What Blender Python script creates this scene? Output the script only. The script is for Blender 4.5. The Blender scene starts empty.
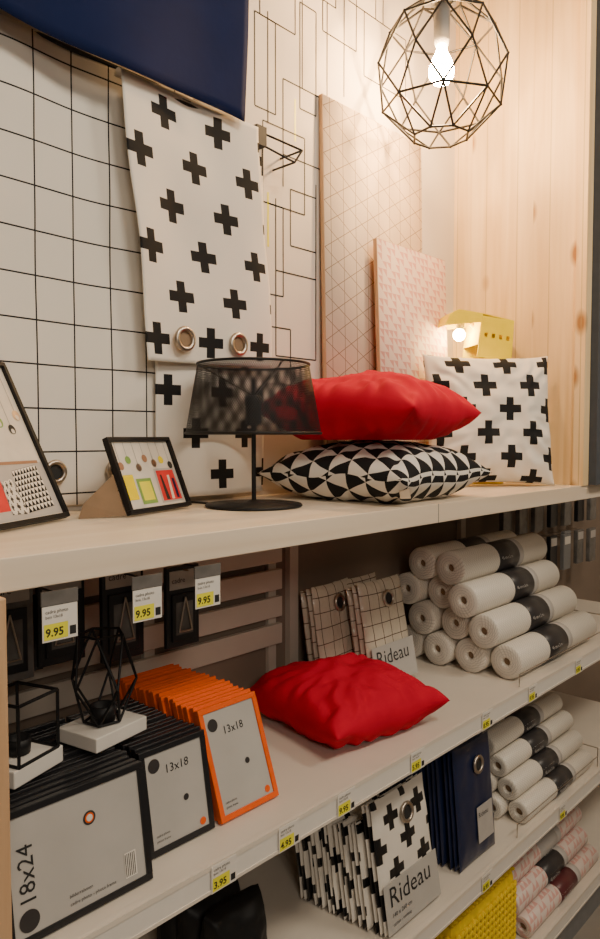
import bpy, bmesh, math, random
from mathutils import Vector, Matrix, noise
random.seed(4)
D=bpy.data; C=bpy.context
# ------------------------------------------------------------ node maths
class E:
    def __init__(s,nt,v): s.nt=nt; s.v=v
    def m(s,op,*a):
        n=s.nt.nodes.new('ShaderNodeMath'); n.operation=op
        for i,x in enumerate((s,)+a):
            x=x.v if isinstance(x,E) else x
            if isinstance(x,(int,float)): n.inputs[i].default_value=x
            else: s.nt.links.new(x,n.inputs[i])
        return E(s.nt,n.outputs[0])
    def __add__(s,o): return s.m('ADD',o)
    def __sub__(s,o): return s.m('SUBTRACT',o)
    def __mul__(s,o): return s.m('MULTIPLY',o)
    def __truediv__(s,o): return s.m('DIVIDE',o)
    def fr(s): return s.m('FRACT')
    def fl(s): return s.m('FLOOR')
    def ab(s): return s.m('ABSOLUTE')
    def lt(s,o): return s.m('LESS_THAN',o)
    def gt(s,o): return s.m('GREATER_THAN',o)
    def mx(s,o): return s.m('MAXIMUM',o)
    def mn(s,o): return s.m('MINIMUM',o)
def rgba(c): return (c[0],c[1],c[2],1)
def base(name,rough,metal=0,spec=.5):
    m=D.materials.new(name); m.use_nodes=True; nt=m.node_tree
    p=nt.nodes['Principled BSDF']; p.inputs['Roughness'].default_value=rough
    p.inputs['Metallic'].default_value=metal
    p.inputs['Specular IOR Level'].default_value=spec
    return m,nt,p
def bump(nt,p,scale,strength,dist=.002,coord='UV',stretch=(1,1,1)):
    tc=nt.nodes.new('ShaderNodeTexCoord'); mp=nt.nodes.new('ShaderNodeMapping')
    mp.inputs['Scale'].default_value=stretch
    nt.links.new(tc.outputs[coord],mp.inputs[0])
    n=nt.nodes.new('ShaderNodeTexNoise'); n.inputs['Scale'].default_value=scale; n.inputs['Detail'].default_value=4
    nt.links.new(mp.outputs[0],n.inputs['Vector'])
    b=nt.nodes.new('ShaderNodeBump'); b.inputs['Strength'].default_value=strength; b.inputs['Distance'].default_value=dist
    nt.links.new(n.outputs[0],b.inputs['Height']); nt.links.new(b.outputs[0],p.inputs['Normal'])
    return n
def plain(name,c,rough=.5,metal=0,spec=.5,var=.08,scale=30,bs=0,coord='Object'):
    m,nt,p=base(name,rough,metal,spec)
    tc=nt.nodes.new('ShaderNodeTexCoord')
    n=nt.nodes.new('ShaderNodeTexNoise'); n.inputs['Scale'].default_value=scale; n.inputs['Detail'].default_value=3
    nt.links.new(tc.outputs[coord],n.inputs['Vector'])
    r=nt.nodes.new('ShaderNodeValToRGB')
    r.color_ramp.elements[0].color=rgba([x*(1-var) for x in c]); r.color_ramp.elements[0].position=.3
    r.color_ramp.elements[1].color=rgba([min(1,x*(1+var)) for x in c]); r.color_ramp.elements[1].position=.7
    nt.links.new(n.outputs[0],r.inputs[0]); nt.links.new(r.outputs[0],p.inputs['Base Color'])
    if bs: bump(nt,p,scale*6,bs)
    return m
def pattern(name,fn,c0,c1,rough=.8,bs=.25,spec=.3,bscale=500,bd=.001):
    m,nt,p=base(name,rough,0,spec)
    tc=nt.nodes.new('ShaderNodeTexCoord'); sp=nt.nodes.new('ShaderNodeSeparateXYZ')
    nt.links.new(tc.outputs['UV'],sp.inputs[0])
    f=fn(E(nt,sp.outputs[0]),E(nt,sp.outputs[1]))
    mix=nt.nodes.new('ShaderNodeMix'); mix.data_type='RGBA'
    nt.links.new(f.v,mix.inputs[0]); mix.inputs[6].default_value=rgba(c0); mix.inputs[7].default_value=rgba(c1)
    nt.links.new(mix.outputs[2],p.inputs['Base Color'])
    if bs: bump(nt,p,bscale,bs,bd)
    return m
def emit(name,c,s):
    m=D.materials.new(name); m.use_nodes=True; nt=m.node_tree
    p=nt.nodes['Principled BSDF']; p.inputs['Base Color'].default_value=rgba(c)
    p.inputs['Emission Color'].default_value=rgba(c); p.inputs['Emission Strength'].default_value=s
    return m
def plusfn(a,b,s,w,ou=0,ov=0):
    def fn(u,v):
        def one(du,dv):
            x=(((u+du)/a).fr()-.5).ab()*a; y=(((v+dv)/b).fr()-.5).ab()*b
            return (x.lt(s/2)*y.lt(w/2)).mx(x.lt(w/2)*y.lt(s/2))
        return one(ou,ov).mx(one(ou+a/2,ov+b/2))
    return fn
def gridfn(a,b,w,ou=0,ov=0):
    def fn(u,v):
        x=(((u+ou)/a).fr()-.5).ab()*a; y=(((v+ov)/b).fr()-.5).ab()*b
        return x.lt(w/2).mx(y.lt(w/2))
    return fn
def trifn(c):
    # rows of upright triangles, every other row shifted half a cell
    def fn(u,v):
        row=(v/c).fl()*.5
        x=((u/c)+row).fr(); y=(v/c).fr()
        return ((x-.5).ab()*2+y).lt(1)
    return fn
def trilines(c,w):
    def fn(u,v):
        def ln(e): return ((e/c).fr()-.5).ab().lt(w/c)
        return ln(u).mx(ln(v*.866+u*.5)).mx(ln(v*.866-u*.5))
    return fn
def wood(name,cl,cd,scale=1,axis='Z',plank=.0,rough=.55,knots=True):
    m,nt,p=base(name,rough,0,.35)
    tc=nt.nodes.new('ShaderNodeTexCoord'); mp=nt.nodes.new('ShaderNodeMapping')
    st=[14,14,14]; st['XYZ'.index(axis)]=.9
    mp.inputs['Scale'].default_value=[x*scale for x in st]
    src=tc.outputs['Object']
    if plank:
        sp=nt.nodes.new('ShaderNodeSeparateXYZ'); nt.links.new(tc.outputs['Object'],sp.inputs[0])
        off=(E(nt,sp.outputs[1])/plank+.5).fl()*3.7
        cb=nt.nodes.new('ShaderNodeCombineXYZ')
        nt.links.new((E(nt,sp.outputs[0])+off).v,cb.inputs[0]); nt.links.new(sp.outputs[1],cb.inputs[1]); nt.links.new((E(nt,sp.outputs[2])+off).v,cb.inputs[2])
        src=cb.outputs[0]
    nt.links.new(src,mp.inputs[0])
    n=nt.nodes.new('ShaderNodeTexNoise'); n.inputs['Scale'].default_value=1.4; n.inputs['Detail'].default_value=5; n.inputs['Distortion'].default_value=.6
    nt.links.new(mp.outputs[0],n.inputs['Vector'])
    r=nt.nodes.new('ShaderNodeValToRGB'); e=r.color_ramp.elements
    e[0].position=.35; e[0].color=rgba(cl); e[1].position=.7; e[1].color=rgba(cd)
    nt.links.new(n.outputs[0],r.inputs[0]); out=r.outputs[0]
    if knots:
        mp2=nt.nodes.new('ShaderNodeMapping'); s2=[8,8,8]; s2['XYZ'.index(axis)]=4
        mp2.inputs['Scale'].default_value=s2; nt.links.new(src,mp2.inputs[0])
        vo=nt.nodes.new('ShaderNodeTexVoronoi'); vo.inputs['Scale'].default_value=1
        nt.links.new(mp2.outputs[0],vo.inputs['Vector'])
        k=nt.nodes.new('ShaderNodeValToRGB'); k.color_ramp.elements[0].position=.08; k.color_ramp.elements[0].color=(1,1,1,1)
        k.color_ramp.elements[1].position=.2; k.color_ramp.elements[1].color=(0,0,0,1)
        nt.links.new(vo.outputs['Distance'],k.inputs[0])
        mix=nt.nodes.new('ShaderNodeMix'); mix.data_type='RGBA'
        nt.links.new(k.outputs[0],mix.inputs[0]); nt.links.new(out,mix.inputs[6]); mix.inputs[7].default_value=rgba([cd[0]*.5,cd[1]*.36,cd[2]*.25])
        out=mix.outputs[2]
    if plank:
        f=((E(nt,sp.outputs[1])/plank).fr()-.5).ab().gt(.485)*.55
        mix=nt.nodes.new('ShaderNodeMix'); mix.data_type='RGBA'
        nt.links.new(f.v,mix.inputs[0]); nt.links.new(out,mix.inputs[6]); mix.inputs[7].default_value=rgba([x*.55 for x in cd])
        out=mix.outputs[2]
    nt.links.new(out,p.inputs['Base Color'])
    return m
# ------------------------------------------------------------ materials
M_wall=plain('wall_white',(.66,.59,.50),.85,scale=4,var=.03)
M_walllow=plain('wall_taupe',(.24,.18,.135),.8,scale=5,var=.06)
M_slat=plain('white_laminate',(.58,.51,.43),.5,scale=6,var=.04)
M_shelf=wood('cream_wood_laminate',(.80,.69,.55),(.70,.57,.42),.7,'X',knots=False,rough=.4)
M_shelfw=plain('white_shelf_enamel',(.70,.63,.54),.35,scale=6,var=.03)
M_pine=wood('pine_panel',(.84,.64,.37),(.70,.48,.23),1,'Z',plank=.12)
M_post=wood('wood_post',(.66,.43,.25),(.46,.27,.14),1.3,'Z',knots=False)
M_dark=plain('slate_paint',(.065,.075,.09),.6)
M_black=plain('black_metal',(.007,.007,.008),.5,spec=.3)
M_blackp=plain('black_plastic',(.012,.012,.014),.3)
M_steel=plain('brushed_steel',(.50,.43,.36),.35,1)
M_grey=plain('grey_paint',(.20,.20,.20),.5)
M_floor=plain('floor_tile',(.30,.26,.22),.4,scale=8)
M_red=plain('red_cotton',(.52,.006,.030),.85,spec=.12,var=.06,scale=20,bs=.15)
M_blue=plain('navy_cloth',(.005,.012,.056),.85,spec=.15,var=.1,scale=8,bs=.2)
M_navy=plain('navy_pack',(.010,.017,.055),.3,var=.1)
WH=(.77,.72,.64); BK=(.008,.008,.009)
M_grid=pattern('grid_curtain_cloth',gridfn(.09,.092,.0036,.01,.02),WH,(.012,.012,.015))
M_plus=pattern('plus_curtain_cloth',plusfn(.163,.208,.074,.025,-.035,.155),WH,BK)
M_plusp=pattern('plus_pillow_cloth',plusfn(.165,.165,.080,.027,.03,.05),WH,BK)
M_plusk=pattern('plus_pack_cloth',plusfn(.12,.13,.062,.022),WH,BK,rough=.28,spec=.5,bscale=30,bs=.5,bd=.006)
M_tri=pattern('triangle_pillow_cloth',trifn(.062),WH,BK)
M_brd=pattern('line_board_print',trilines(.06,.0012),(.70,.56,.42),(.30,.20,.13),rough=.6,bs=0)
def pinkf(u,v):
    c=.024
    x=(u/c).fr(); y=(v/c).fr(); t=(x+y).gt(1)
    a=((u/c).fl()*.37+(v/c).fl()*.73).fr().gt(.3)
    return (t*a)*.8
M_pink=pattern('pink_board_print',pinkf,(.74,.58,.48),(.60,.25,.21),rough=.6,bs=0)
M_packgrid=pattern('brown_grid_cloth',gridfn(.045,.045,.0026),(.60,.53,.42),(.10,.06,.045),rough=.22,spec=.6,bscale=22,bs=.8,bd=.010)
def dots(u,v):
    c=.012; x=(u/c).fr(); y=(v/c).fr()
    return ((x+y).fr().lt(.18)).mx((x-y).fr().lt(.18))*.8
M_roll=pattern('white_roll_paper',dots,(.75,.70,.61),(.56,.50,.43),rough=.35,bs=0,spec=.5)
M_rollp=pattern('pink_roll_paper',pinkf,(.72,.61,.55),(.64,.31,.27),rough=.35,bs=0,spec=.5)
M_core=plain('cardboard_core',(.26,.17,.10),.9)
M_lab=plain('dark_label',(.035,.032,.033),.35)
M_labr=plain('maroon_label',(.11,.025,.028),.35)
M_paper=plain('white_paper',(.72,.68,.62),.6,var=.02)
M_greyp=plain('grey_paper',(.46,.43,.40),.45,var=.05)
M_insert=plain('insert_paper',(.45,.43,.40),.25,var=.06,scale=9)
M_yel=plain('yellow_label',(.80,.74,.04),.5,var=.02)
M_yelm=plain('yellow_enamel',(.84,.66,.0),.6,var=.03,spec=.08)
M_knit=plain('yellow_wool',(.72,.50,.01),.9,var=.12,scale=60)
M_or=plain('orange_frame_paint',(.78,.11,.006),.5,var=.05,spec=.3)
M_ink=plain('ink',(.015,.015,.015),.7)
M_redi=plain('red_print',(.6,.02,.02),.6)
M_green=plain('green_print',(.2,.35,.08),.6)
M_brown=plain('brown_print',(.35,.18,.1),.6)
M_plast=plain('grey_blister',(.14,.13,.12),.2,var=.3,scale=20)
M_bulb=emit('pendant_bulb_glow',(1,.60,.27),700)
M_bulb2=emit('desk_bulb_glow',(1,.68,.28),190)
M_cream=plain('cream_print',(.68,.63,.54),.6,var=.05)
# ------------------------------------------------------------ builder
def basis(O,U=(1,0,0),V=(0,0,1)):
    U=Vector(U).normalized(); V=Vector(V); V=(V-U*V.dot(U)).normalized(); N=U.cross(V).normalized()
    m=Matrix((U,V,N)).transposed().to_4x4(); m.translation=Vector(O); return m
I4=Matrix.Identity(4)
class B:
    def __init__(s,name): s.n=name; s.v=[]; s.f=[]; s.fm=[]; s.uv=[]; s.sm=[]; s.mats=[]
    def add(s,vs,fs,mat,uv=None,smooth=False,M=I4):
        if mat not in s.mats: s.mats.append(mat)
        k=s.mats.index(mat); o=len(s.v)
        vs=[Vector(p) for p in vs]
        for f in fs:
            if uv: s.uv.append([uv[i] for i in f])
            else:
                n=(vs[f[1]]-vs[f[0]]).cross(vs[f[2]]-vs[f[1]])
                a=max(range(3),key=lambda i:abs(n[i])); q=[(1,2),(0,2),(0,1)][a]
                s.uv.append([(vs[i][q[0]],vs[i][q[1]]) for i in f])
            s.f.append([i+o for i in f]); s.fm.append(k); s.sm.append(smooth)
        s.v+= [M@p for p in vs]
        return s
    def box(s,x0,x1,y0,y1,z0,z1,mat,M=I4,b=0):
        if b:
            bm=bmesh.new(); bmesh.ops.create_cube(bm,size=1)
            for v in bm.verts: v.co=Vector(((x0+x1)/2+v.co.x*(x1-x0),(y0+y1)/2+v.co.y*(y1-y0),(z0+z1)/2+v.co.z*(z1-z0)))
            bmesh.ops.bevel(bm,geom=list(bm.edges),offset=b,segments=2,affect='EDGES',profile=.5)
            bm.verts.ensure_lookup_table(); bm.verts.index_update()
            s.add([v.co.copy() for v in bm.verts],[[v.index for v in f.verts] for f in bm.faces],mat,M=M); bm.free(); return s
        vs=[(x,y,z) for x in(x0,x1) for y in(y0,y1) for z in(z0,z1)]
        return s.add(vs,[(0,1,3,2),(4,6,7,5),(0,4,5,1),(2,3,7,6),(0,2,6,4),(1,5,7,3)],mat,M=M)
    def tube(s,p,q,r,mat,n=8,M=I4,r2=None,caps=True,smooth=True):
        p=Vector(p); q=Vector(q); d=q-p; L=d.length
        if L<1e-6: return s
        if r2 is None: r2=r
        R=d.to_track_quat('Z','Y').to_matrix()
        vs=[];uv=[]
        for t,rr in((0,r),(1,r2)):
            for i in range(n+1):
                a=2*math.pi*i/n; vs.append(p+R@Vector((rr*math.cos(a),rr*math.sin(a),L*t))); uv.append((a*r,L*t))
        fs=[(i,i+1,n+2+i,n+1+i) for i in range(n)]
        s.add(vs,fs,mat,uv,smooth,M)
        if caps:
            s.add([vs[i] for i in range(n)],[list(range(n))[::-1]],mat,M=M); s.add([vs[n+1+i] for i in range(n)],[list(range(n))],mat,M=M)
        return s
    def lathe(s,prof,mat,n=32,M=I4,smooth=True):
        vs=[];uv=[]
        for j,(r,z) in enumerate(prof):
            for i in range(n+1):
                a=2*math.pi*i/n; vs.append((r*math.cos(a),r*math.sin(a),z)); uv.append((a*max(r,.02),z))
        fs=[]
        for j in range(len(prof)-1):
            for i in range(n):
                a=j*(n+1)+i; fs.append((a,a+1,a+n+2,a+n+1))
        return s.add(vs,fs,mat,uv,smooth,M)
    def ball(s,c,r,mat,n=12,M=I4,sc=(1,1,1),R=None):
        vs=[];fs=[]; h=n//2
        for j in range(h+1):
            for i in range(n):
                a=2*math.pi*i/n; b=math.pi*j/h
                p=Vector((r*sc[0]*math.sin(b)*math.cos(a),r*sc[1]*math.sin(b)*math.sin(a),r*sc[2]*math.cos(b)))
                if R: p=R@p
                vs.append(Vector(c)+p)
        for j in range(h):
            for i in range(n): fs.append((j*n+i,(j+1)*n+i,(j+1)*n+(i+1)%n,j*n+(i+1)%n))
        return s.add(vs,fs,mat,smooth=True,M=M)
    def torus(s,R,r,mat,M=I4,n=24,k=8):
        vs=[];fs=[]
        for i in range(n):
            a=2*math.pi*i/n
            for j in range(k):
                b=2*math.pi*j/k; vs.append(((R+r*math.cos(b))*math.cos(a),(R+r*math.cos(b))*math.sin(a),r*math.sin(b)))
        for i in range(n):
            for j in range(k): fs.append((i*k+j,((i+1)%n)*k+j,((i+1)%n)*k+(j+1)%k,i*k+(j+1)%k))
        return s.add(vs,fs,mat,smooth=True,M=M)
    def disc(s,x,y,z,r,mat,M=I4,n=24):
        return s.add([(x+r*math.cos(2*math.pi*i/n),y+r*math.sin(2*math.pi*i/n),z) for i in range(n)],[list(range(n))],mat,M=M)
    def rect(s,x0,x1,y0,y1,z,mat,M=I4): return s.add([(x0,y0,z),(x1,y0,z),(x1,y1,z),(x0,y1,z)],[(0,1,2,3)],mat,M=M)
    def sheet(s,w,h,nx,ny,fn,mat,M=I4,shape=None,th=.002):
        vs=[];uv=[];fs=[]
        for k in(0,1):
            for j in range(ny+1):
                for i in range(nx+1):
                    x=w*i/nx; y=h*j/ny; X,Y=shape(x,y) if shape else (x,y)
                    vs.append((X,Y,fn(x,y)-k*th)); uv.append((x,y))
        N=(nx+1)*(ny+1)
        for j in range(ny):
            for i in range(nx):
                a=j*(nx+1)+i; fs.append((a,a+1,a+nx+2,a+nx+1)); fs.append((N+a,N+a+nx+1,N+a+nx+2,N+a+1))
        rim=[i for i in range(nx+1)]+[j*(nx+1)+nx for j in range(1,ny+1)]+[ny*(nx+1)+i for i in range(nx-1,-1,-1)]+[j*(nx+1) for j in range(ny-1,0,-1)]
        for q in range(len(rim)):
            a=rim[q]; b=rim[(q+1)%len(rim)]; fs.append((b,a,N+a,N+b))
        return s.add(vs,fs,mat,uv,True,M)
    def soft(s,w,h,t,mat,M,seed,n=22,amp=.006,pw=5):
        vs=[];uv=[];fs=[]
        for sd in(1,-1):
            for j in range(n+1):
                for i in range(n+1):
                    u=-math.cos(math.pi*i/n)*.5+(2*i/n-1)*.5; v=-math.cos(math.pi*j/n)*.5+(2*j/n-1)*.5
                    pr=max(0,(1-abs(u)**pw)*(1-abs(v)**pw))**.45
                    k=noise.noise(Vector((u*1.8,v*1.8,seed)))+.5*noise.noise(Vector((u*4,v*5,seed+sd)))
                    vs.append((w/2+u*w/2*(1-.02*(1+noise.noise(Vector((v*2,seed,3))))),h/2+v*h/2*(1-.02*(1-u*u)),-t/2+sd*(t/2*pr)+amp*k*(pr*.8+.2))); uv.append((w/2+u*w/2+seed*.037,h/2+v*h/2+seed*.021))
            o=(0 if sd==1 else (n+1)**2)
            for j in range(n):
                for i in range(n):
                    a=o+j*(n+1)+i; f=(a,a+1,a+n+2,a+n+1); fs.append(f if sd==1 else f[::-1])
        return s.add(vs,fs,mat,uv,True,M)
    def text(s,t,size,x,y,z,mat,M=I4,rot=0,bold=0):
        cu=D.curves.new('t','FONT'); cu.body=t; cu.size=size; cu.resolution_u=2; cu.offset=bold
        o=D.objects.new('t',cu); C.scene.collection.objects.link(o)
        dg=C.evaluated_depsgraph_get(); me=D.meshes.new_from_object(o.evaluated_get(dg))
        if len(me.polygons):
            T=M@Matrix.Translation((x,y,z))@Matrix.Rotation(rot,4,'Z')
            s.add([v.co.copy() for v in me.vertices],[list(p.vertices) for p in me.polygons],mat,M=T)
        D.objects.remove(o); D.meshes.remove(me); D.curves.remove(cu)
        return s
    def done(s,weld=False):
        xs=[p.x for p in s.v]; ys=[p.y for p in s.v]; zs=[p.z for p in s.v]
        o=Vector(((min(xs)+max(xs))/2,(min(ys)+max(ys))/2,min(zs)))
        me=D.meshes.new(s.n); me.from_pydata([p-o for p in s.v],[],s.f)
        for m in s.mats: me.materials.append(m)
        ul=me.uv_layers.new(name='UVMap')
        for p,k,sm,uv in zip(me.polygons,s.fm,s.sm,s.uv):
            p.material_index=k; p.use_smooth=sm
            for li,c in zip(p.loop_indices,uv): ul.data[li].uv=c
        me.validate(); ob=D.objects.new(s.n,me); ob.location=o; C.scene.collection.objects.link(ob)
        if weld:
            bm=bmesh.new(); bm.from_mesh(me); bmesh.ops.remove_doubles(bm,verts=bm.verts,dist=.0004)
            bmesh.ops.recalc_face_normals(bm,faces=bm.faces); bm.to_mesh(me); bm.free()
        return ob
def simple(name,x0,x1,y0,y1,z0,z1,mat,b=0):
    return B(name).box(x0,x1,y0,y1,z0,z1,mat,b=b).done()
ZT,Z2,Z3,Z4,Z0=1.436,.85,.39,.0,-.2
YF,YB=.95,1.455
# ------------------------------------------------------------ room
simple('floor',-2.5,5,-3,1.6,Z0-.05,Z0,M_floor)
simple('ceiling',-2.5,5,-3,1.6,3.6,3.65,M_wall)
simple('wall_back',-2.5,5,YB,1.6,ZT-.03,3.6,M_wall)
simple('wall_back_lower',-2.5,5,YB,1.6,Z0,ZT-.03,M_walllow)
simple('wall_right',5,5.05,-3,1.6,Z0,3.6,M_wall)
B('pine_side_panel').box(2.42,2.448,YF+.03,YB,ZT,3.6,M_pine).box(2.405,2.452,YF-.005,YF+.03,ZT,3.6,M_pine).done()
B('slate_pillar').box(2.454,2.80,YF-.03,YB,ZT+.001,3.6,M_dark).done()
# ------------------------------------------------------------ shelves
def shelf(name,z,th,mat,x0,x1,fas,lip=False,seams=()):
    b=B(name); b.box(x0,x1,YF+.012,YB,z-.022,z,mat)
    b.box(x0,x1,YF,YF+.0118,z-th,z+(.003 if lip else 0),fas,b=.0015)
    if lip:
        b.box(x0,x1,YF-.004,YF-.0005,z-th,z-th+.006,fas); b.box(x0,x1,YF-.004,YF-.0005,z-.006,z+.003,fas)
        b.box(x0,x1,YF-.0022,YF-.0006,z-th+.006,z-.006,M_paper)
    for s in seams: b.box(s-.001,s+.001,YF-.0006,YF+.003,z-th,z,M_grey)
    return b.done()
shelf('display_shelf',ZT,.047,M_shelf,.2,3.0,M_shelf,seams=(1.52,))
shelf('retail_shelf',Z2,.048,M_shelfw,.43,3.3,M_shelfw,True,seams=(1.535,2.4))
shelf('retail_shelf',Z3,.048,M_shelfw,.43,3.3,M_shelfw,True,seams=(1.535,2.4))
shelf('retail_shelf',Z4,.048,M_shelfw,.43,3.3,M_shelfw,True,seams=(1.535,2.4))
simple('shelf_kickboard',.43,3.3,YF+.04,YF+.055,Z0,Z4-.05,M_grey)
B('wooden_post').box(.38,.426,.925,.985,Z0,ZT-.048,M_post,b=.003).done()
b=B('slatted_back_panel')
for k in range(5):
    z=1.01+.078*k; b.box(.3,1.46,YB-.028,YB-.012,z,z+.058,M_slat,b=.002)
for x in(.5,1.0,1.42): b.box(x,x+.03,YB-.012,YB-.0005,.9,1.40,M_slat)
b.done()
b=B('shelf_upright_rail')
for x in(1.50,2.46):
    b.box(x,x+.035,YB-.02,YB-.0005,Z3+.0005,Z2-.024,M_grey); b.box(x,x+.035,YB-.02,YB-.0005,Z2+.0005,ZT-.024,M_slat)
b.done()
def tag(b,x,z,txt,w=.052,h=.04,y=YF-.0055,yt=.55):
    M=basis((x-w/2,y,z-h/2))
    b.box(0,w,0,h,-.001,0,M_paper,M); b.rect(w*.04,w*.72,h*.05,h*yt,.0004,M_yel,M)
    b.text(txt,w*.30,w*.08,h*.15,.0008,M_ink,M,bold=.0004); b.text('cadre photo',w*.13,w*.08,h*.80,.0008,M_ink,M); b.text('bois 13x18',w*.11,w*.08,h*.66,.0008,M_ink,M)
    b.box(w*.77,w*.95,h*.1,h*.35,.0002,.0005,M_ink,M)
b=B('shelf_price_tags')
for x,t in((.818,'3.95'),(.985,'4.95'),(1.16,'9.95'),(1.43,'5.95'),(1.77,'8.95'),(2.05,'9.95'),(2.4,'9.95')): tag(b,x,Z2-.024,t,.058,.048)
b.done()
b=B('shelf_price_tags')
for x,t in((.9,'6.95'),(1.3,'12.9'),(1.78,'8.95'),(2.29,'9.95')): tag(b,x,Z3-.024,t,.058,.048)
b.done()
b=B('shelf_price_tags')
for x,t in((1.4,'15.9'),(2.0,'8.95')): tag(b,x,Z4-.024,t)
b.done()
for x,t in((.507,'9.95'),(.655,'9.95'),(.777,'9.95')):
    b=B('hanging_price_tag'); tag(b,x,1.338,t,.054,.050,y=.935,yt=.5)
    b.box(x-.028,x+.028,.9345,.937,1.364,1.384,M_plast); b.tube((x,.937,1.378),(x,1.425,1.383),.0018,M_black,6); b.done()
# ------------------------------------------------------------ curtains
def wav(a,k,seed=0,b=.004):
    return lambda x,y: a*math.sin(k*x+seed+.8*math.sin(2.1*y+seed))+b*noise.noise(Vector((x*7,y*5,seed)))
b=B('grid_curtain')
M=basis((.25,1.435,1.45))
b.sheet(.90,.985,60,60,wav(.005,16,1,.005),M_grid,M)
for x in(.38,.53,.68,.83):
    b.torus(.021,.0055,M_steel,M@Matrix.Translation((x-.012,.075,.009))); b.disc(x-.012,.075,.0065,.018,M_ink,M)
b.tube((-.05,.982,-.004),(.92,.982,-.004),.006,M_black,M=M)
b.done()
b=B('blue_curtain')
M=basis((.28,1.352,2.378))
b.sheet(.97,.8,60,30,lambda x,y:.009*math.sin(13*x+.8*math.sin(3*y))+.004*noise.noise(Vector((x*6,y*5,3))),M_blue,M,
        shape=lambda x,y:(x+.015*math.sin(y*3),y+(.8-y)/.8*(.045*(1-x/.975)+.012*math.sin(x*9))))
b.done()
b=B('plus_curtain')
W=.41
M=basis((.912,1.382,1.775))
def shp(x,y): return (x*(1-.03*(1-y/.625))+.062*(1-y/.625)+.006*math.sin(y*9), y+.02*(1-y/.625)*x)
b.sheet(W,.625,50,60,wav(.008,15,2,.009),M_plus,M,shape=shp)
for x in(.105,.28):
    X,Y=shp(x,.055); b.torus(.024,.0065,M_steel,M@Matrix.Translation((X,Y,.012))); b.disc(X,Y,.0095,.02,M_core,M)
M2=basis((1.02,1.410,1.452))
b.sheet(.355,.945,40,60,wav(.006,18,5,.008),M_plus,M2)
n=10; vs=[];uv=[];fs=[]
for i in range(31):
    x=W*i/30
    for j in range(n+1):
        a=math.pi*j/n; vs.append((.912+x,1.396-.014*math.cos(a)+.003*math.sin(15*x),2.397+.013*math.sin(a))); uv.append((x,.625+.004*j))
for i in range(30):
    for j in range(n): a=i*(n+1)+j; fs.append((a,a+1,a+n+2,a+n+1))
b.add(vs,fs,M_plus,uv,True)
b.done()
b=B('wire_wall_hook')
P=[(1.345,1.40,2.375),(1.43,1.35,2.335),(1.46,1.35,2.375),(1.36,1.40,2.405)]
for p,q in zip(P,P[1:]+P[:1]): b.tube(p,q,.003,M_black)
for p in P[1:3]: b.tube(p,(p[0]+.02,YB-.001,p[2]+.01),.003,M_black)
b.box(1.325,1.36,1.385,1.42,2.365,2.415,M_black); b.tube((.93,1.396,2.392),(1.34,1.396,2.392),.006,M_black)
b.done()
# ------------------------------------------------------------ wallpaper
b=B('line_art_wallpaper')
M=basis((1.16,YB-.003,1.45))
b.box(0,.98,0,2.1,-.0025,0,plain('wallpaper_white',(.69,.62,.53),.8,scale=4,var=.02),M)
def ln(x0,z0,x1,z1,mat=M_ink,w=.0042):
    d=Vector((x1-x0,z1-z0)); n=Vector((-d.y,d.x)).normalized()*w/2
    b.add([(x0-n.x,z0-n.y,.0006),(x1-n.x,z1-n.y,.0006),(x1+n.x,z1+n.y,.0006),(x0+n.x,z0+n.y,.0006)],[(0,1,2,3)],mat,M=M)
for (x0,x1,z0,z1) in ((.22,.36,.30,.46),(.30,.47,.38,.62),(.22,.33,.55,.80),(.36,.47,.70,.86),(.25,.42,.80,1.02),(.33,.52,.95,1.16),(.22,.30,1.05,1.30),(.40,.47,1.10,1.40),
    (.24,.38,1.30,1.52),(.36,.56,1.45,1.60),(.30,.45,1.56,1.80),(.50,.66,1.36,1.70),(.55,.80,1.62,1.78),(.24,.34,1.72,1.95),(.42,.60,1.78,2.0),(.62,.76,1.5,1.95),(.68,.86,1.85,2.05),(.70,.93,1.3,1.5)):
    ln(x0,z0,x1,z0); ln(x0,z1,x1,z1); ln(x0,z0,x0,z1); ln(x1,z0,x1,z1)
for x,z,L in((.22,.1,.5),(.33,.86,.1),(.30,.62,.2),(.47,.4,.5),(.41,1.16,.3),(.52,1.1,.35),(.36,1.8,.28),(.60,1.2,.5),(.27,1.02,.3),(.80,1.5,.5)): ln(x,z,x,z+L)
for x,z,L in((.285,1.42,.18),(.49,1.62,.22),(.62,1.95,.1),(.27,.68,.15),(.38,1.0,.12),(.66,1.72,.2)): ln(x,z,x,z+L,M_yel,.0075)
for x,z,u,w in((.30,2.02,.5,1.86),(.5,2.08,.72,1.82),(.22,1.62,.34,1.5)): ln(x,z,u,w)
b.done()
# ------------------------------------------------------------ leaning boards
def board(name,x0,x1,yb,yt,zt,mat,th=.014):
    V=Vector((0,yt-yb,zt-ZT)); h=V.length; M=basis((x0,yb,ZT+.001),(1,0,0),V)
    b=B(name); w=x1-x0
    b.box(0,w,0,h,-th,0,M_post,M,b=.001); b.sheet(w-.004,h-.004,1,1,lambda x,y:0,mat,M@Matrix.Translation((.002,.002,.0008)),th=.0005); b.done()
board('triangle_line_board',1.64,2.166,1.412,1.436,2.615,M_brd)
board('pink_pattern_board',1.845,2.25,1.355,1.388,2.225,M_pink)
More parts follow.
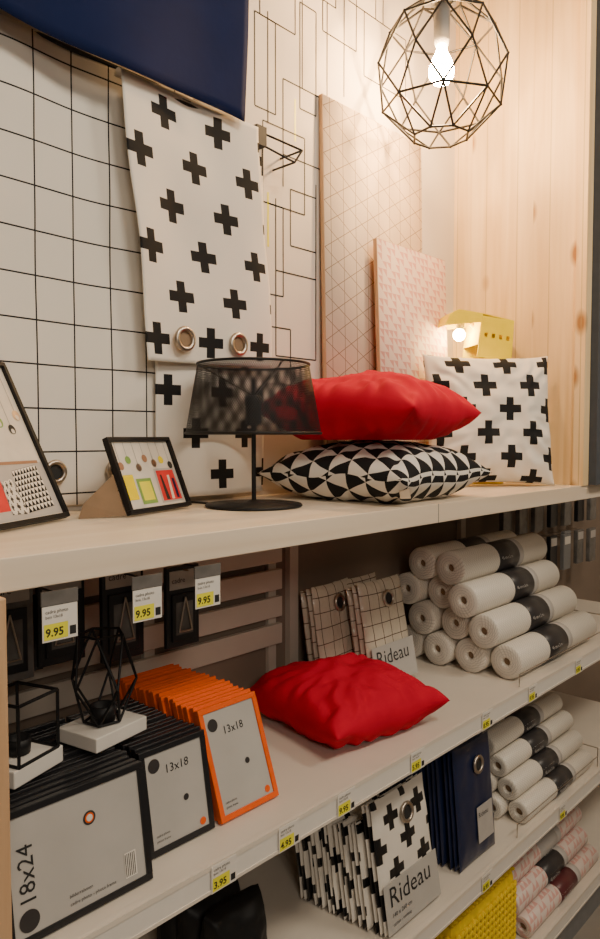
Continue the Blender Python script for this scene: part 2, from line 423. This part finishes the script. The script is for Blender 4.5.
# ------------------------------------------------------------ pillows
def pillow(name,size,T,M,mat,seed,flat=None,n=64,sx=1,wr=1,uo=0):
    vs=[];uv=[];fs=[]
    par=[-math.cos(math.pi*i/n)*.35+(2*i/n-1)*.65 for i in range(n+1)]
    # cloth length along the bulge, so that the print does not stretch on the steep sides
    hz=[T/2*max(0,1-abs(u)**2.6)**.5 for u in par]
    arc=[0]
    for i in range(n): arc.append(arc[-1]+math.hypot((par[i+1]-par[i])*size/2,hz[i+1]-hz[i]))
    arc=[a-arc[n//2] for a in arc]
    for sd in(1,-1):
        for j in range(n+1):
            for i in range(n+1):
                u=par[i]; v=par[j]
                x=u*(1-.06*(1-v*v)); y=v*(1-.06*(1-u*u))
                pr=((1-abs(u)**2.6)*(1-abs(v)**2.6)); pr=max(pr,0)**.5
                e=1-max(abs(u),abs(v))
                w=noise.noise(Vector((u*2.2,v*2.2,seed+sd)))*.20+noise.noise(Vector((u*5,v*5,seed*2+sd)))*.09
                a=math.atan2(v,u); rad=math.hypot(u,v)
                cr=.075*math.sin(a*20+4*noise.noise(Vector((u*3,v*3,seed))))*max(0,rad-.45)*min(1,e*6)
                rg=1-abs(noise.noise(Vector((u*1.6+v*.8,v*3.1-u,seed+4))))*2; cr+=.05*max(0,rg-.75)*pr
                z=sd*T/2*(pr*(1+w*wr)+cr*wr*1.6)
                z+= .016*noise.noise(Vector((u*2,v*2,seed+9)))*(1-pr)
                if flat is not None and z<-flat: z=-flat
                vs.append((x*size/2*sx,y*size/2,z)); uv.append((arc[i]+.5,arc[j]*(1 if sd==1 else -1)+.5+uo))
        o=(0 if sd==1 else (n+1)*(n+1))
        for j in range(n):
            for i in range(n):
                a=o+j*(n+1)+i; f=(a,a+1,a+n+2,a+n+1); fs.append(f if sd==1 else f[::-1])
    b=B(name); b.add(vs,fs,mat,uv,True,M); return b.done(weld=True)
def lay(cx,cy,z,ang,tilt=0):
    a=math.radians(ang); return Matrix.Translation((cx,cy,z))@Matrix.Rotation(a,4,'Z')@Matrix.Rotation(math.radians(tilt),4,'Y')
pillow('triangle_print_cushion',.455,.175,lay(1.57,1.178,ZT+.067,2),M_tri,3,flat=.065,wr=.6)
pillow('red_cushion',.455,.19,lay(1.54,1.175,ZT+.231,10,0),M_red,7,flat=.075)
U=Vector((.77,-.63,0)); Vv=Vector((.63*.14,.77*.14,.97)).normalized()
pillow('plus_print_cushion',.44,.15,basis((2.185,1.175,ZT+.220),U,Vv),M_plusp,11)
pillow('red_cushion',.395,.17,lay(1.445,1.19,Z2+.067,-8,0),M_red,15,flat=.065)
b=B('cushion_hang_tag'); M=basis((1.375,.962,ZT+.02),(.9,-.3,0),(.05,.25,1)); b.box(0,.03,0,.055,0,.001,plain('kraft_paper',(.45,.33,.22),.8),M); b.text('Coussin',.006,.003,.03,.0015,M_ink,M); b.tube((.015,.055,0),(.015,.07,.005),.0006,M_paper,4,M); b.done()
# ------------------------------------------------------------ mesh table lamp
b=B('mesh_table_lamp')
T=Matrix.Translation((1.163,1.23,ZT+.0005))
b.lathe([(.0,.0),(.112,0),(.115,.003),(.112,.007),(.02,.010),(.008,.016)],M_black,48,T)
b.tube((0,0,.01),(0,0,.30),.0055,M_black,12,T)
b.lathe([(.012,.19),(.019,.195),(.019,.235),(.021,.24),(.021,.255),(.014,.26)],M_black,20,T)
z0,z1,r0,r1=.172,.332,.158,.130
for zz,rr in((z0,r0),(z1,r1)): b.torus(rr,.0032,M_black,T@Matrix.Translation((0,0,zz)),64,8)
for k in range(3):
    a=k*2.094+.3; b.tube((0,0,.26),(r1*math.cos(a),r1*math.sin(a),z1),.002,M_black,6,T)
n=170; m=40
def P(i,j):
    t=j/m; r=r0+(r1-r0)*t; a=2*math.pi*(i+.5*(j%2))/n; return Vector((r*math.cos(a),r*math.sin(a),z0+(z1-z0)*t))
vs=[];fs=[]
w=.0009
for j in range(m):
    for i in range(n):
        for di in ((0,-1) if j%2==0 else (0,1)):
            p=P(i,j); q=P(i+di,j+1); d=(q-p).normalized(); nrm=Vector((p.x,p.y,0)).normalized(); s_=d.cross(nrm)*w
            o=len(vs); vs+= [p-s_,p+s_,q+s_,q-s_]; fs.append((o,o+1,o+2,o+3))
b.add(vs,fs,M_black,M=T)
b.tube((-.05,.1,.004),(-.06,.16,.004),.003,M_black,6,T)
b.done()
# ------------------------------------------------------------ pendant
b=B('geometric_pendant_lamp')
T=Matrix.Translation((1.915,1.20,2.70))
n=8; rings=[(.20,.06,0),(.125,.155,.5),(-.0,.20,0),(-.11,.175,.5),(-.195,.085,0)]
def RP(k,i): z,r,o=rings[k]; a=2*math.pi*(i+o)/n+.2; return Vector((r*math.cos(a),r*math.sin(a),z))
for k in range(len(rings)):
    for i in range(n):
        if k in(0,1,3,4): b.tube(RP(k,i),RP(k,i+1),.0034,M_black,6,T)
        if k<len(rings)-1:
            if rings[k][2]==0: prs=((i,i),(i,i-1))
            else: prs=((i,i),(i,i+1))
            for a_,c_ in prs: b.tube(RP(k,a_),RP(k+1,c_),.0034,M_black,6,T)
for k in range(len(rings)):
    for i in range(n): b.ball(RP(k,i),.005,M_black,8,T)
for i in range(0,n,2): b.tube(RP(0,i),(0,0,.18),.0025,M_black,6,T)
b.lathe([(.0,.205),(.018,.20),(.024,.18),(.024,.09),(.02,.075),(.0,.073)],M_grey,24,T)
b.lathe([(.0,.22),(.03,.215),(.034,.195),(.0,.19)],M_grey,24,T)
b.tube((0,0,.2),(0,0,.899),.0035,M_black,8,T)
b.lathe([(.013,.076),(.017,.055),(.030,.03),(.038,.005),(.036,-.017),(.024,-.035),(.0,-.041)],M_bulb,24,T)
b.done()
# ------------------------------------------------------------ yellow desk lamp
b=B('yellow_desk_lamp')
bx,by=2.32,1.262
T=Matrix.Translation((bx,by,ZT+.0005))@Matrix.Rotation(math.radians(-38),4,'Z')
b.lathe([(0,0),(.065,0),(.067,.004),(.065,.012),(0,.014)],M_yelm,32,T)
b.tube((0,.0,.01),(0,.0,.52),.007,M_yelm,12,T); b.tube((0,0,.515),(-.06,0,.56),.007,M_yelm,12,T)
H=T@Matrix.Translation((-.030,-.0,.51))@Matrix.Rotation(math.radians(8),4,'Y')@Matrix.Scale(1.08,4)
def prism(b,prof,y0,y1,mat,M,th=.003):
    for i in range(len(prof)-1):
        (x0,z0),(x1,z1)=prof[i],prof[i+1]; d=Vector((x1-x0,z1-z0)).normalized(); nx,nz=-d.y*th,d.x*th
        vs=[(x0,y0,z0),(x1,y0,z1),(x1,y1,z1),(x0,y1,z0),(x0+nx,y0,z0+nz),(x1+nx,y0,z1+nz),(x1+nx,y1,z1+nz),(x0+nx,y1,z0+nz)]
        b.add(vs,[(0,3,2,1),(4,5,6,7),(0,1,5,4),(1,2,6,5),(2,3,7,6),(3,0,4,7)],mat,M=M)
prism(b,[(-.135,.012),(-.125,.045),(-.100,.065),(-.02,.066),(.085,.060),(.095,-.07)],-.062,.062,M_yelm,H)
for y in(-.062,.062):
    b.box(-.02,.088,y-.0015,y+.0015,.010,.061,M_yelm,H); b.box(-.02,.093,y-.0015,y+.0015,-.07,-.004,M_yelm,H)
    for k in range(5): b.box(-.02+k*.025,(-.006+k*.025) if k<4 else .090,y-.0015,y+.0015,-.004,.010,M_yelm,H)
    b.add([(-.135,y,.012),(-.02,y,.040),(-.02,y,.066),(-.100,y,.065),(-.125,y,.045)],[(0,1,2,3,4)],M_yelm,M=H)
b.box(-.022,-.018,-.061,.061,-.03,.064,M_yelm,H)
b.ball((-.065,0,.0),.020,M_bulb2,16,H); b.tube((-.065,0,.018),(-.065,0,.062),.013,M_grey,12,H)
b.done()
# ------------------------------------------------------------ picture frames on shelf
def frame(name,O,U,V,w,h,art,bar=.009,strut=True):
    M=basis(O,U,V); b=B(name)
    b.box(0,w,0,bar,-.006,.008,M_black,M,b=.001); b.box(0,w,h-bar,h,-.006,.008,M_black,M,b=.001)
    b.box(0,bar,bar,h-bar,-.006,.008,M_black,M); b.box(w-bar,w,bar,h-bar,-.006,.008,M_black,M)
    b.box(bar,w-bar,bar,h-bar,-.005,0,M_cream,M); art(b,M)
    return b,M
def quad(b,M,pts,mat,z,uv=None): b.add([(p[0],p[1],z) for p in pts],[tuple(range(len(pts)))],mat,uv,M=M)
def art1(b,M):
    b.rect(.012,.293,.012,.12,.0004,M_greyp,M)
    for i,(m,z,r) in enumerate(((M_yelm,.20,.012),(M_steel,.17,.014),(M_green,.215,.012),(M_ink,.18,.011),(M_steel,.21,.015),(M_brown,.17,.012),(M_green,.205,.012),(M_ink,.19,.010),(M_steel,.22,.011))):
        x=.028+.031*i; b.rect(x-.0007,x+.0007,z,.325,.0005,M_grey,M); b.disc(x,z,.001,r,m,M,16); b.disc(x,z-.004,.0013,r*.5,M_cream,M,12)
    quad(b,M,[(.03,.03),(.10,.02),(.105,.10),(.04,.11)],M_yelm,.0008); quad(b,M,[(.09,.03),(.145,.03),(.15,.10),(.10,.11)],M_redi,.0009)
    quad(b,M,[(.18,.02),(.275,.028),(.268,.115),(.19,.105)],M_tri,.001,[(0,0),(.5,0),(.5,.5),(0,.5)])
    quad(b,M,[(.145,.022),(.19,.02),(.18,.09),(.15,.085)],M_plusk,.0012,[(0,0),(.3,0),(.3,.3),(0,.3)])
    b.rect(.02,.28,.118,.124,.001,M_brown,M)
b,M=frame('picture_frame',(.457,1.152,ZT+.006),(.878,.48,0),(-.085*.9,.13,.32),.302,.335,art1)
b.done()
def art2(b,M):
    for i,(m,z) in enumerate(((M_brown,.105),(M_green,.118),(M_steel,.10),(M_brown,.12),(M_steel,.108),(M_yelm,.115),(M_ink,.102))):
        x=.024+.029*i; b.rect(x-.0006,x+.0006,z,.158,.0005,M_grey,M); b.disc(x,z,.001,.009,m,M,12)
    quad(b,M,[(.018,.03),(.05,.03),(.052,.085),(.02,.085)],M_yelm,.0008)
    b.rect(.058,.11,.018,.075,.0007,M_green,M); b.rect(.066,.104,.026,.068,.0009,M_yel,M)
    quad(b,M,[(.125,.016),(.208,.016),(.205,.095),(.13,.095)],M_greyp,.0008); quad(b,M,[(.132,.02),(.203,.02),(.2,.09),(.136,.09)],M_redi,.001)
    quad(b,M,[(.145,.022),(.158,.022),(.152,.08),(.146,.08)],M_ink,.0012); quad(b,M,[(.165,.022),(.175,.022),(.18,.078),(.172,.078)],M_cream,.0012); b.rect(.186,.195,.024,.07,.0012,M_navy,M)
b,M=frame('picture_frame',(.828,1.243,ZT+.005),(.947,.32,0),(-.02,.06,.16),.222,.168,art2)
b.add([(-.0,.002,-.007),(-.0,.09,-.007),(-.06,.0+.024,-.075),(-.05,.05,-.06)],[(0,2,3,1)],M_core,M=M)
b.done()
# ------------------------------------------------------------ packed frame stacks
def stack(name,X0,w,Yf,h,lean,n,dy,mat,txt,kind,extra=0,bar=.011):
    b=B(name)
    for k in range(n):
        l=math.radians(lean); y=Yf+dy*k
        jx=random.uniform(-.004,.004)*(k>0); jz=random.uniform(-.001,.003)*(k>0)
        M=basis((X0+jx,y,Z2+.001+.013*math.sin(l)),(1,0,0),(0,math.sin(l),math.cos(l)))
        hh=h+jz+(extra if k>n//2 else 0)
        b.box(0,w,0,bar,-.013,0,mat,M,b=.001); b.box(0,w,hh-bar,hh,-.013,0,mat,M,b=.001)
        b.box(0,bar,bar,hh-bar,-.013,0,mat,M); b.box(w-bar,w,bar,hh-bar,-.013,0,mat,M)
        b.box(bar,w-bar,bar,hh-bar,-.012,-.003,M_insert,M)
        if k==0:
            z=-.0022
            if kind=='L':
                b.text(txt,.036,.048,.052,z,M_ink,M,rot=math.pi/2); b.disc(.035,.032,z+.0002,.016,M_lab,M)
                b.disc(.145,.140,z,.011,M_lab,M); b.disc(.145,.140,z+.0003,.008,M_or,M); b.disc(.145,.140,z+.0006,.0055,M_paper,M)
                b.text('cadre photo - photo frame',.0075,.10,.022,z,M_ink,M); b.text('bilderrahmen',.0075,.10,.034,z,M_ink,M)
                b.rect(.20,.222,.02,.06,z+.0001,M_paper,M)
                for q in range(6): b.rect(.201+.0034*q,.2025+.0034*q,.022,.058,z+.0003,M_ink,M)
            else:
                b.text(txt,.022,.052,hh*.72,z,M_ink,M); b.disc(.03,hh*.83,z+.0002,.0125,M_lab,M)
                b.disc(w*.62,hh*.42,z,.006,M_lab,M)
                b.text('cadre photo',.006,.02,.030,z,M_ink,M); b.text('photo frame',.006,.02,.021,z,M_ink,M)
                b.disc(w-.025,.022,z+.0002,.007,M_or,M)
    b.done()
stack('black_frame_stack',.450,.250,.990,.195,9,17,.0165,M_blackp,'18x24','L')
stack('black_frame_stack',.725,.150,1.035,.185,10,16,.0165,M_blackp,'13x18','P')
stack('orange_frame_stack',.888,.156,1.03,.215,20,18,.0165,M_or,'13x18','P',extra=.0)
# ------------------------------------------------------------ wire candle holders
def wire(b,E_,r=.0028,M=I4):
    for p,q in E_: b.tube(p,q,r,M_black,6,M)
b=B('wire_candle_holder')
zb=Z2+.2
T=Matrix.Translation((.535,1.13,zb+.002))@Matrix.Rotation(.35,4,'Z')
b.box(-.055,.055,-.045,.045,0,.028,M_paper,T,b=.002)
s=.044; c0=[(-s,-s,.03),(s,-s,.03),(s,s,.03),(-s,s,.03)]; c1=[(x,y,.03+2.2*s) for x,y,_ in c0]
wire(b,list(zip(c0,c0[1:]+c0[:1]))+list(zip(c1,c1[1:]+c1[:1]))+list(zip(c0,c1)),M=T)
b.lathe([(.0,.03),(.019,.03),(.021,.055),(.017,.055),(.016,.04),(0,.04)],M_black,20,T)
b.done()
b=B('wire_candle_holder')
T=Matrix.Translation((.705,1.15,zb+.002))@Matrix.Rotation(.2,4,'Z')
b.box(-.062,.062,-.05,.05,0,.026,M_paper,T,b=.002)
n=5; lo=[(.034*math.cos(2*math.pi*i/n),.034*math.sin(2*math.pi*i/n),.03) for i in range(n)]
mid=[(.062*math.cos(2*math.pi*(i+.5)/n),.062*math.sin(2*math.pi*(i+.5)/n),.10) for i in range(n)]
hi=[(.042*math.cos(2*math.pi*i/n),.042*math.sin(2*math.pi*i/n),.19) for i in range(n)]
ed=[]
for i in range(n):
    ed+=[(lo[i],lo[(i+1)%n]),(lo[i],mid[i]),(lo[(i+1)%n],mid[i]),(mid[i],hi[i]),(mid[i],hi[(i+1)%n]),(hi[i],hi[(i+1)%n])]
wire(b,ed,.0024,T)
b.lathe([(.0,.028),(.022,.028),(.023,.058),(.018,.058),(.017,.04),(0,.04)],M_black,20,T)
b.done()
# ------------------------------------------------------------ hanging packs
def hpack(name,x,y,zt,w,h,body,face,txt):
    b=B(name); M=basis((x-w/2,y,zt-h))
    b.box(0,w,0,h,-.012,0,body,M,b=.002); b.box(w*.08,w*.92,h*.72,h*.95,.0002,.0012,M_greyp,M)
    b.text(txt,h*.09,w*.14,h*.8,.0018,M_ink,M); b.box(w*.14,w*.86,h*.08,h*.66,.0002,.004,face,M,b=.001); b.rect(w*.24,w*.76,h*.16,h*.56,.0045,M_plast,M)
    b.tube((w*.5,h*.62,.008),(w*.30,h*.2,.008),.002,M_steel,6,M); b.tube((w*.5,h*.62,.008),(w*.70,h*.2,.008),.002,M_steel,6,M); b.tube((w*.30,h*.2,.008),(w*.70,h*.2,.008),.002,M_steel,6,M)
    b.tube((x,y+.02,zt-.008),(x,YB-.03,zt-.006),.002,M_steel,6); b.tube((x,y-.02,zt-.008),(x,y+.02,zt-.008),.002,M_steel,6); b.done()
for i,(x,y,zt,w,h,m) in enumerate(((.60,1.30,1.35,.10,.21,M_plast),(.715,1.31,1.35,.10,.20,M_blackp),(.83,1.27,1.35,.10,.21,M_blackp),(.49,1.30,1.35,.09,.21,M_blackp),(.93,1.20,1.33,.085,.17,M_blackp),(.66,1.39,1.34,.11,.22,M_blackp),(.55,1.39,1.34,.1,.22,M_plast))):
    hpack('hanging_frame_pack',x,y,zt,w,h,m,M_blackp,'cadre')
# ------------------------------------------------------------ rolls
def rolls(name,L,rows,x0,r,mat,labs,jit=.02):
    b=B(name)
    for (y,z) in rows:
        x=x0+random.uniform(-jit,jit)
        M=Matrix.Translation((x,y,z))@Matrix.Rotation(math.pi/2,4,'Y')@Matrix.Rotation(random.uniform(0,6),4,'Z')
        rr=r*random.uniform(.95,.985)
        b.lathe([(.012,.012),(.013,0),(.018,-.001),(rr-.003,-.001),(rr,.003),(rr,L-.003),(rr-.003,L),(.013,L),(.012,L-.01)],mat,32,M)
        b.disc(0,0,.012,.0125,M_core,M); b.disc(0,0,L-.012,.0125,M_core,M)
        for q in(.45,.6,.75): b.torus(rr*q,.0006,M_greyp,M@Matrix.Translation((0,0,-.0012)),28,4)
        o=random.uniform(-.03,.05)
        lm=random.choice(labs); b.lathe([(rr,L*(.36+o)),(rr+.0008,L*(.361+o)),(rr+.0008,L*(.60+o)),(rr,L*(.601+o))],lm,32,M)
        b.lathe([(rr,L*(.601+o)),(rr+.0007,L*(.602+o)),(rr+.0007,L*(.655+o)),(rr,L*(.656+o))],M_greyp,32,M)
        MM=basis((x+L*(.375+o),y-math.cos(.55)*(rr+.0016),z+math.sin(.55)*(rr+.0016)-.006),(1,0,0),(0,math.sin(.55),math.cos(.55)))
        b.text('ADHESIF',L*.045,0,-.004,.001,M_paper,MM,bold=.0006); b.text('45 cm x 2 m',L*.025,0,-.022,.001,M_greyp,MM)
    b.done()
r=.0555
rolls('wallpaper_roll_pile',.60,[(1.028,Z2+r),(1.143,Z2+r),(1.258,Z2+r),(1.373,Z2+r),(1.086,Z2+r+.092),(1.201,Z2+r+.092),(1.316,Z2+r+.092),(1.143,Z2+r+.184),(1.258,Z2+r+.184),(1.373,Z2+r+.184),(1.201,Z2+r+.276),(1.316,Z2+r+.276)],2.005,r,M_roll,[M_lab],jit=.035)
r=.036; rows=[]
for k in range(4):
    for i in range(5-k): rows.append((1.0+.036*k+i*.074,Z3+r+.0625*k))
rolls('wallpaper_roll_pile',.52,[p for p in rows if p[0]<1.41],2.06,r,M_roll,[M_lab,M_labr,M_lab])
rows=[]
for k in range(3):
    for i in range(5-k): rows.append((1.0+.036*k+i*.074,Z4+r+.0625*k+.0))
rolls('wallpaper_roll_pile',.56,rows,2.12,r,M_rollp,[M_labr,M_lab,M_greyp])
# ------------------------------------------------------------ curtain packs
def cpack(b,X,Y,z,w,h,t,lean,mat,label=True,yaw=0,ring=True,seed=0,amp=.0035):
    l=math.radians(lean); a=math.radians(yaw)
    M=basis((X,Y,z+.002+t*math.sin(l)),(math.cos(a),math.sin(a),0),(-math.sin(a)*math.sin(l),math.cos(a)*math.sin(l),math.cos(l)))
    for q in range(3):
        b.soft(w-.004*q,h-.005*q,t*.40,mat,M@Matrix.Translation((0,0,-t*.31*q)),seed+q*1.7,n=24,amp=amp)
    if ring:
        b.torus(.022,.005,M_steel,M@Matrix.Translation((w*.55,h*.80,.006))); b.disc(w*.55,h*.8,.0045,.019,M_ink,M)
    if label:
        b.box(w*.01,w*.99,h*.01,h*.38,.0035,.005,M_insert,M,b=.0005); b.text('Rideau',.056*w/.2,w*.08,h*.20,.0058,M_ink,M)
        b.text('140 x 260 cm',.015,w*.1,h*.12,.0058,M_ink,M); b.text('curtain - vorhang',.011,w*.1,h*.06,.0058,M_ink,M)
    return M
b=B('grid_curtain_packs'); cpack(b,1.655,1.24,Z2,.215,.31,.07,11,M_packgrid,ring=True,seed=1,amp=.0045); cpack(b,1.645,1.325,Z2,.21,.31,.05,11,M_packgrid,False,ring=False,seed=2,amp=.005)
cpack(b,1.53,1.315,Z2,.20,.31,.065,9,M_packgrid,False,yaw=6,ring=True,seed=5,amp=.006); b.done()
b=B('plus_curtain_packs')
cpack(b,1.365,.985,Z3,.235,.315,.042,9,M_plusk,seed=3)
for k in range(1,6): cpack(b,1.36-.004*k,.985+.045*k,Z3,.225,.27-.014*k,.042,9,M_plusk,False,ring=False,seed=3+k)
b.done()
b=B('navy_curtain_packs')
for k in range(7):
    M=cpack(b,1.715-.006*k,.985+.052*k,Z3,.205,.335,.048,5,M_navy,False,ring=(k==0),seed=20+k)
    if k==0: b.box(.09,.175,.05,.15,.004,.0055,M_greyp,M); b.text('Rideau',.02,.095,.12,.006,M_ink,M)
b.done()
b=B('dark_textile_bundle')
for k in range(3): b.soft(.16,.20-.01*k,.09,M_black,basis((.93,1.08+.08*k,Z3+.012),(1,0,0),(0,.08,1)),30+k,amp=.012,pw=3.5)
b.done()
# ------------------------------------------------------------ yellow knit throws
def knit(x0,nx,h,d):
    b=B('yellow_knit_throw'); w=nx*.0228
    b.box(x0,x0+w,1.0,1.0+d,Z4+.002,Z4+h,M_knit,b=.03)
    for j in range(int((h-.03)/.021)):
        for i in range(nx-1):
            for sg in(-1,1): b.ball((x0+.016+i*.0228+sg*.006,.998,Z4+.018+j*.021),.0085,M_knit,8,sc=(.9,.9,1.7),R=Matrix.Rotation(sg*.6,3,'Y'))
    for j in range(int((d-.02)/.023)):
        for i in range(nx-1):
            for sg in(-1,1): b.ball((x0+.016+i*.0228+sg*.006,1.012+j*.023,Z4+h+.002),.0085,M_knit,8,sc=(.9,.9,1.7),R=Matrix.Rotation(sg*.6,3,'Z')@Matrix.Rotation(math.pi/2,3,'X'))
    for j in range(int((h-.03)/.021)):
        for i in range(int((d-.02)/.023)):
            for sg in(-1,1): b.ball((x0-.001,1.016+i*.023+sg*.006,Z4+.018+j*.021),.0085,M_knit,8,sc=(.9,.9,1.7),R=Matrix.Rotation(sg*.6,3,'X'))
    b.done()
knit(1.69,17,.25,.36)
knit(1.32,14,.15,.34)
# ------------------------------------------------------------ next bay goods
b=B('hanging_blister_packs')
for r_ in range(2):
    for k in range(9):
        x=2.66+k*.1; y=1.36-.02*(k%3); zt=1.36-.20*r_
        b.box(x,x+.075,y,y+.02,zt-.16,zt,random.choice([M_plast,M_blackp,M_grey,M_plast]),b=.003); b.box(x+.008,x+.067,y-.001,y,zt-.045,zt-.01,random.choice([M_paper,M_greyp,M_lab]))
        b.tube((x+.037,y+.02,zt-.012),(x+.037,YB-.0005,zt-.012),.002,M_steel,6)
b.done()
b=B('wire_shelf_divider')
for z,z9,x in((Z2,.09,2.70),(Z3,.07,2.64)):
    b.tube((x,.965,z+.002),(x,.965,z+z9),.002,M_steel); b.tube((x,.965,z+z9),(x,1.40,z+z9),.002,M_steel); b.tube((2.0,.965,z+.04),(x,.965,z+.04),.0015,M_steel); b.tube((2.0,.965,z+.002),(2.0,.965,z+.04),.0015,M_steel)
b.done()
# ------------------------------------------------------------ lights
def area(name,loc,tgt,sx,sy,p,c):
    l=D.lights.new(name,'AREA'); l.shape='RECTANGLE'; l.size=sx; l.size_y=sy; l.energy=p; l.color=c
    o=D.objects.new(name,l); o.location=loc; o.rotation_euler=(Vector(tgt)-Vector(loc)).to_track_quat('-Z','Y').to_euler(); C.scene.collection.objects.link(o)
area('front_fill_light',(.8,-.7,3.5),(1.3,1.2,1.3),.8,.5,42,(1,.88,.71))
area('front_fill_light',(2.6,-1.0,3.5),(2.0,1.2,1.0),.8,.5,36,(1,.88,.71))
area('front_fill_light',(-.6,-1.6,2.6),(1.3,1.2,.7),.8,.5,22,(1,.89,.76))  # added fill light from the front for the lower shelves, not a ceiling panel
w=D.worlds.new('World'); C.scene.world=w; w.use_nodes=True
w.node_tree.nodes['Background'].inputs[0].default_value=(.95,.82,.66,1); w.node_tree.nodes['Background'].inputs[1].default_value=.11
# ------------------------------------------------------------ camera
cd=D.cameras.new('camera'); cam=D.objects.new('camera',cd); C.scene.collection.objects.link(cam)
cd.sensor_fit='VERTICAL'; cd.sensor_height=36; cd.lens=720/939*36; cd.clip_start=.02
cam.location=(0,0,1.6); cam.rotation_euler=(math.radians(90-2.6),0,math.radians(-47.07))
C.scene.camera=cam
